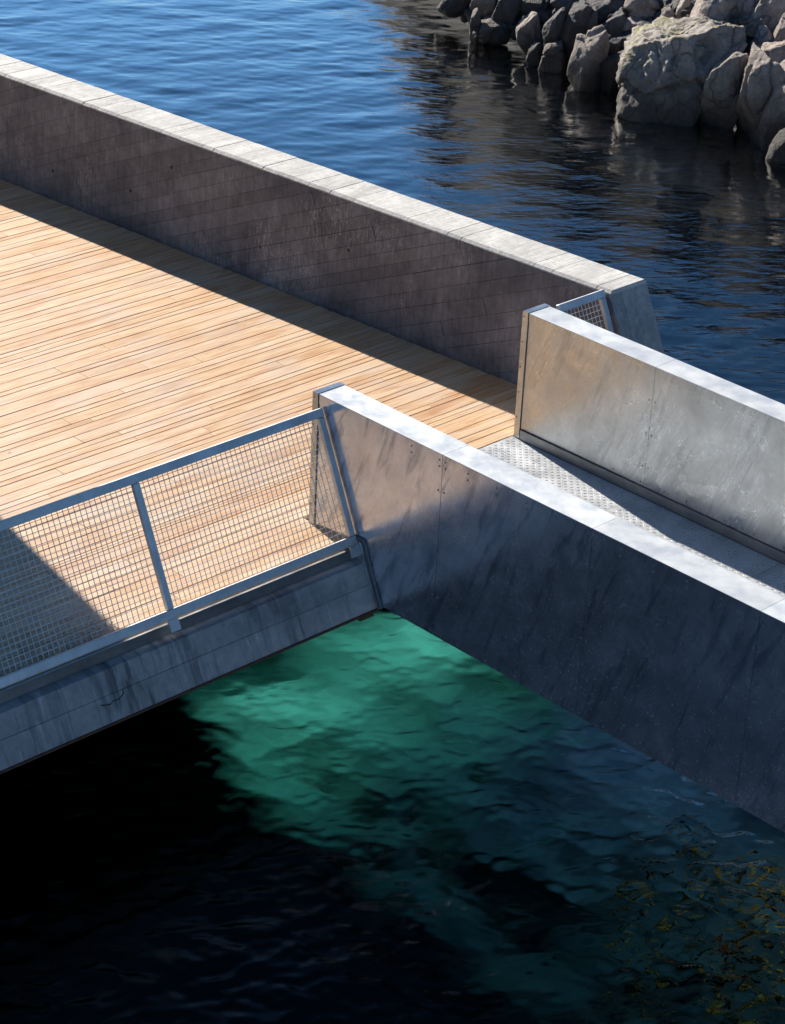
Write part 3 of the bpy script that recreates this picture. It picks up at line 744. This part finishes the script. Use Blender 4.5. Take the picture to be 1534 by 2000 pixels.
rk = random.Random(21); mb = MB()
for k in range(260):
    px = rk.uniform(900, 1570); py = rk.uniform(-40, 120 if px > 1150 else 60+.05*(px-900)); q = on_bank(px, py); q.z -= .05
    vs, fs = ico(2); r_ = rk.uniform(.08, .28); sc = Vector((r_*rk.uniform(.7,1.5), r_*rk.uniform(.7,1.3), r_*rk.uniform(.5,.9))); Rz = Matrix.Rotation(rk.uniform(0,6), 3, 'Z') @ Matrix.Rotation(rk.uniform(-.6,.6), 3, 'X')
    pl = [(Vector((rk.uniform(-1,1),rk.uniform(-1,1),rk.uniform(-1,1))).normalized(), rk.uniform(.5,.85)) for _ in range(9)]
    out = []
    for v in vs:
        r2 = 1.
        for nn, dd in pl:
            t2 = nn.dot(v)
            if t2 > .05: r2 = min(r2, dd/t2)
        v2 = v*r2; out.append(q + Rz @ Vector((v2.x*sc.x, v2.y*sc.y, v2.z*sc.z)))
    mb.add(out, fs)
mb.build('rubble', ROCK_D, kind='stuff', label='small rubble stones filling the gaps between the shore boulders', cat='rubble')  # dark stones put the black shade of the gaps into their colour

# ------------------------------------------------------------------ seaweed
def kelp_mat():
    m, t, p = mat('brown_kelp'); N = NT(t)
    c = N.mix(N.ramp(N.noise(N.coord((1,1,1), obj=False), 7, 4, .6), [(.35, 0.), (.7, 1.)]), (.14,.036,.008), (.55,.18,.04))
    t.links.new(c, p.inputs['Base Color']); p.inputs['Roughness'].default_value = .95; p.inputs['Specular IOR Level'].default_value = .05; return m
KELP = kelp_mat()
mb = MB(); rk = random.Random(5)
for (cx_, cy_, R_, n_) in ((12.3,6.3,1.0,110),(11.6,6.9,.9,100),(11.0,6.9,.7,60),(11.0,7.9,.6,50),(12.6,7.6,.8,90),(11.7,8.2,.8,80),(11.3,5.8,.9,80),(12.4,5.3,.8,60),(12.6,8.6,.7,70)):
    for k in range(n_):
        a = rk.uniform(0, 2*pi); q = R_*math.sqrt(rk.random()); x = cx_+q*math.cos(a); y = cy_+q*math.sin(a); z = bed_z(x, y)-.02
        if x > 12.7: continue
        L = rk.uniform(.08, .20); d = rk.uniform(0, 2*pi); w = rk.uniform(.022, .050); p = Vector((x, y, z)); dirv = Vector((math.cos(d)*.8, math.sin(d)*.8, 1)).normalized()
        seg = 6; pv = []
        for s in range(seg+1):
            sd_ = Vector((-math.sin(d), math.cos(d), .4*math.sin(s*1.7+k)))*w*(1-.5*(s/seg))*(.7+.5*math.sin(s*2.1+k))
            pv += [p-sd_, p+sd_]
            p = p+dirv*L/seg; dirv = (dirv+Vector((rk.uniform(-.6,.6), rk.uniform(-.6,.6), -.30))).normalized()
        mb.add(pv, [(2*i,2*i+1,2*i+3,2*i+2) for i in range(seg)])
# a few clumps that break the surface and catch the light
for (px_, py_, n_) in ((10.75,7.35,26),(10.55,7.15,14),(11.35,7.15,22),(11.45,7.5,10),(11.05,8.3,9)):
    for k in range(n_):
        p = Vector((px_+rk.gauss(0,.07), py_+rk.gauss(0,.05), ZW-.012+rk.uniform(0,.012))); d = rk.uniform(0, 2*pi); w = rk.uniform(.005,.011); pv = []
        for s in range(5):
            sd_ = Vector((-math.sin(d), math.cos(d), .5*math.sin(s*2+k)))*w; pv += [p-sd_, p+sd_]
            p = p+Vector((math.cos(d), math.sin(d), rk.uniform(-.25,.25)))*.022; d += rk.uniform(-.7,.7)
        mb.add(pv, [(2*i,2*i+1,2*i+3,2*i+2) for i in range(4)])
mb.build('seaweed', KELP, kind='stuff', label='brown kelp fronds on the shallow rocky bed at the lower right', cat='seaweed')

# ------------------------------------------------------------------ fill lights added out of sight under deck and gangway, making the water glow
def fill_light(loc, target, energy, size, col, label):
    t = empty('fill_light', loc, label=label, cat='added light', group='added fill lights under the deck')
    d = (Vector(target)-Vector(loc)).normalized()
    mb = MB(); mb.cyl((0,0,0), -d, .09, .12, 16); mesh_obj('fill_housing', mb.v, mb.f, Z_DARK, t)
    mb = MB(); mb.bar((0,0,.02), (0,0,.16), .03, .03, up=(0,1,0)); mesh_obj('fill_bracket', mb.v, mb.f, Z_DARK, t)
    l = bpy.data.lights.new('fill_spot', 'SPOT'); l.energy = energy; l.spot_size = rad(size); l.spot_blend = 1.; l.shadow_soft_size = 0; l.color = col
    o = bpy.data.objects.new('fill_spot', l); link(o, t); o.location = d*.02
    o.rotation_euler = (-d).to_track_quat('Z','Y').to_euler()
fill_light((13.3,13.0,-1.36), (11.6,11.3,-2.5), 88, 110, (.80,1,.93), 'added underwater fill light at the deck corner beside the gangway')
fill_light((11.7,13.2,-1.36), (10.2,11.0,-2.5), 74, 85, (.80,1,.93), 'added underwater fill light below the deck left of the corner')
fill_light((14.1,10.0,-1.36), (10.2,9.0,-2.6), 130, 130, (.75,.70,1), 'added underwater fill light below the middle of the gangway')
fill_light((13.6,7.0,-1.36), (11.6,7.0,-2.6), 110, 130, (1,.8,.7), 'added underwater fill light below the gangway beside the kelp')

# ------------------------------------------------------------------ droplets on the wet planks
mb = MB(); rk = random.Random(9)
vs_, fs_ = ico(1)
for k in range(1700):
    x = rk.uniform(7.4, 9.3); yy = 11.58+abs(rk.gauss(0, .2))
    if yy > 12.3 or x > 9.0+(yy-11.6)*.16-.05: continue
    r_ = rk.uniform(.003, .007); mb.add([(x+v.x*r_*1.4, yy+v.y*r_, .001+max(0, v.z)*r_*.55) for v in vs_], fs_)
mb.build('water_droplets', plain('water_droplet_film', (.34,.24,.16), .06, 0, .8), kind='stuff', label='water droplets beaded on the shaded planks behind the mesh railing', cat='water')

# ------------------------------------------------------------------ building at the left (outside the frame), which throws the shadow
bl = empty('concrete_building', (4, 24, 0), label='dark concrete building standing left of the deck', cat='building')
mb = MB(); mb.box(-8, 10.47, 20.0, 34, -5, 19); child('wall', mb.v, mb.f, C_DARK, bl)
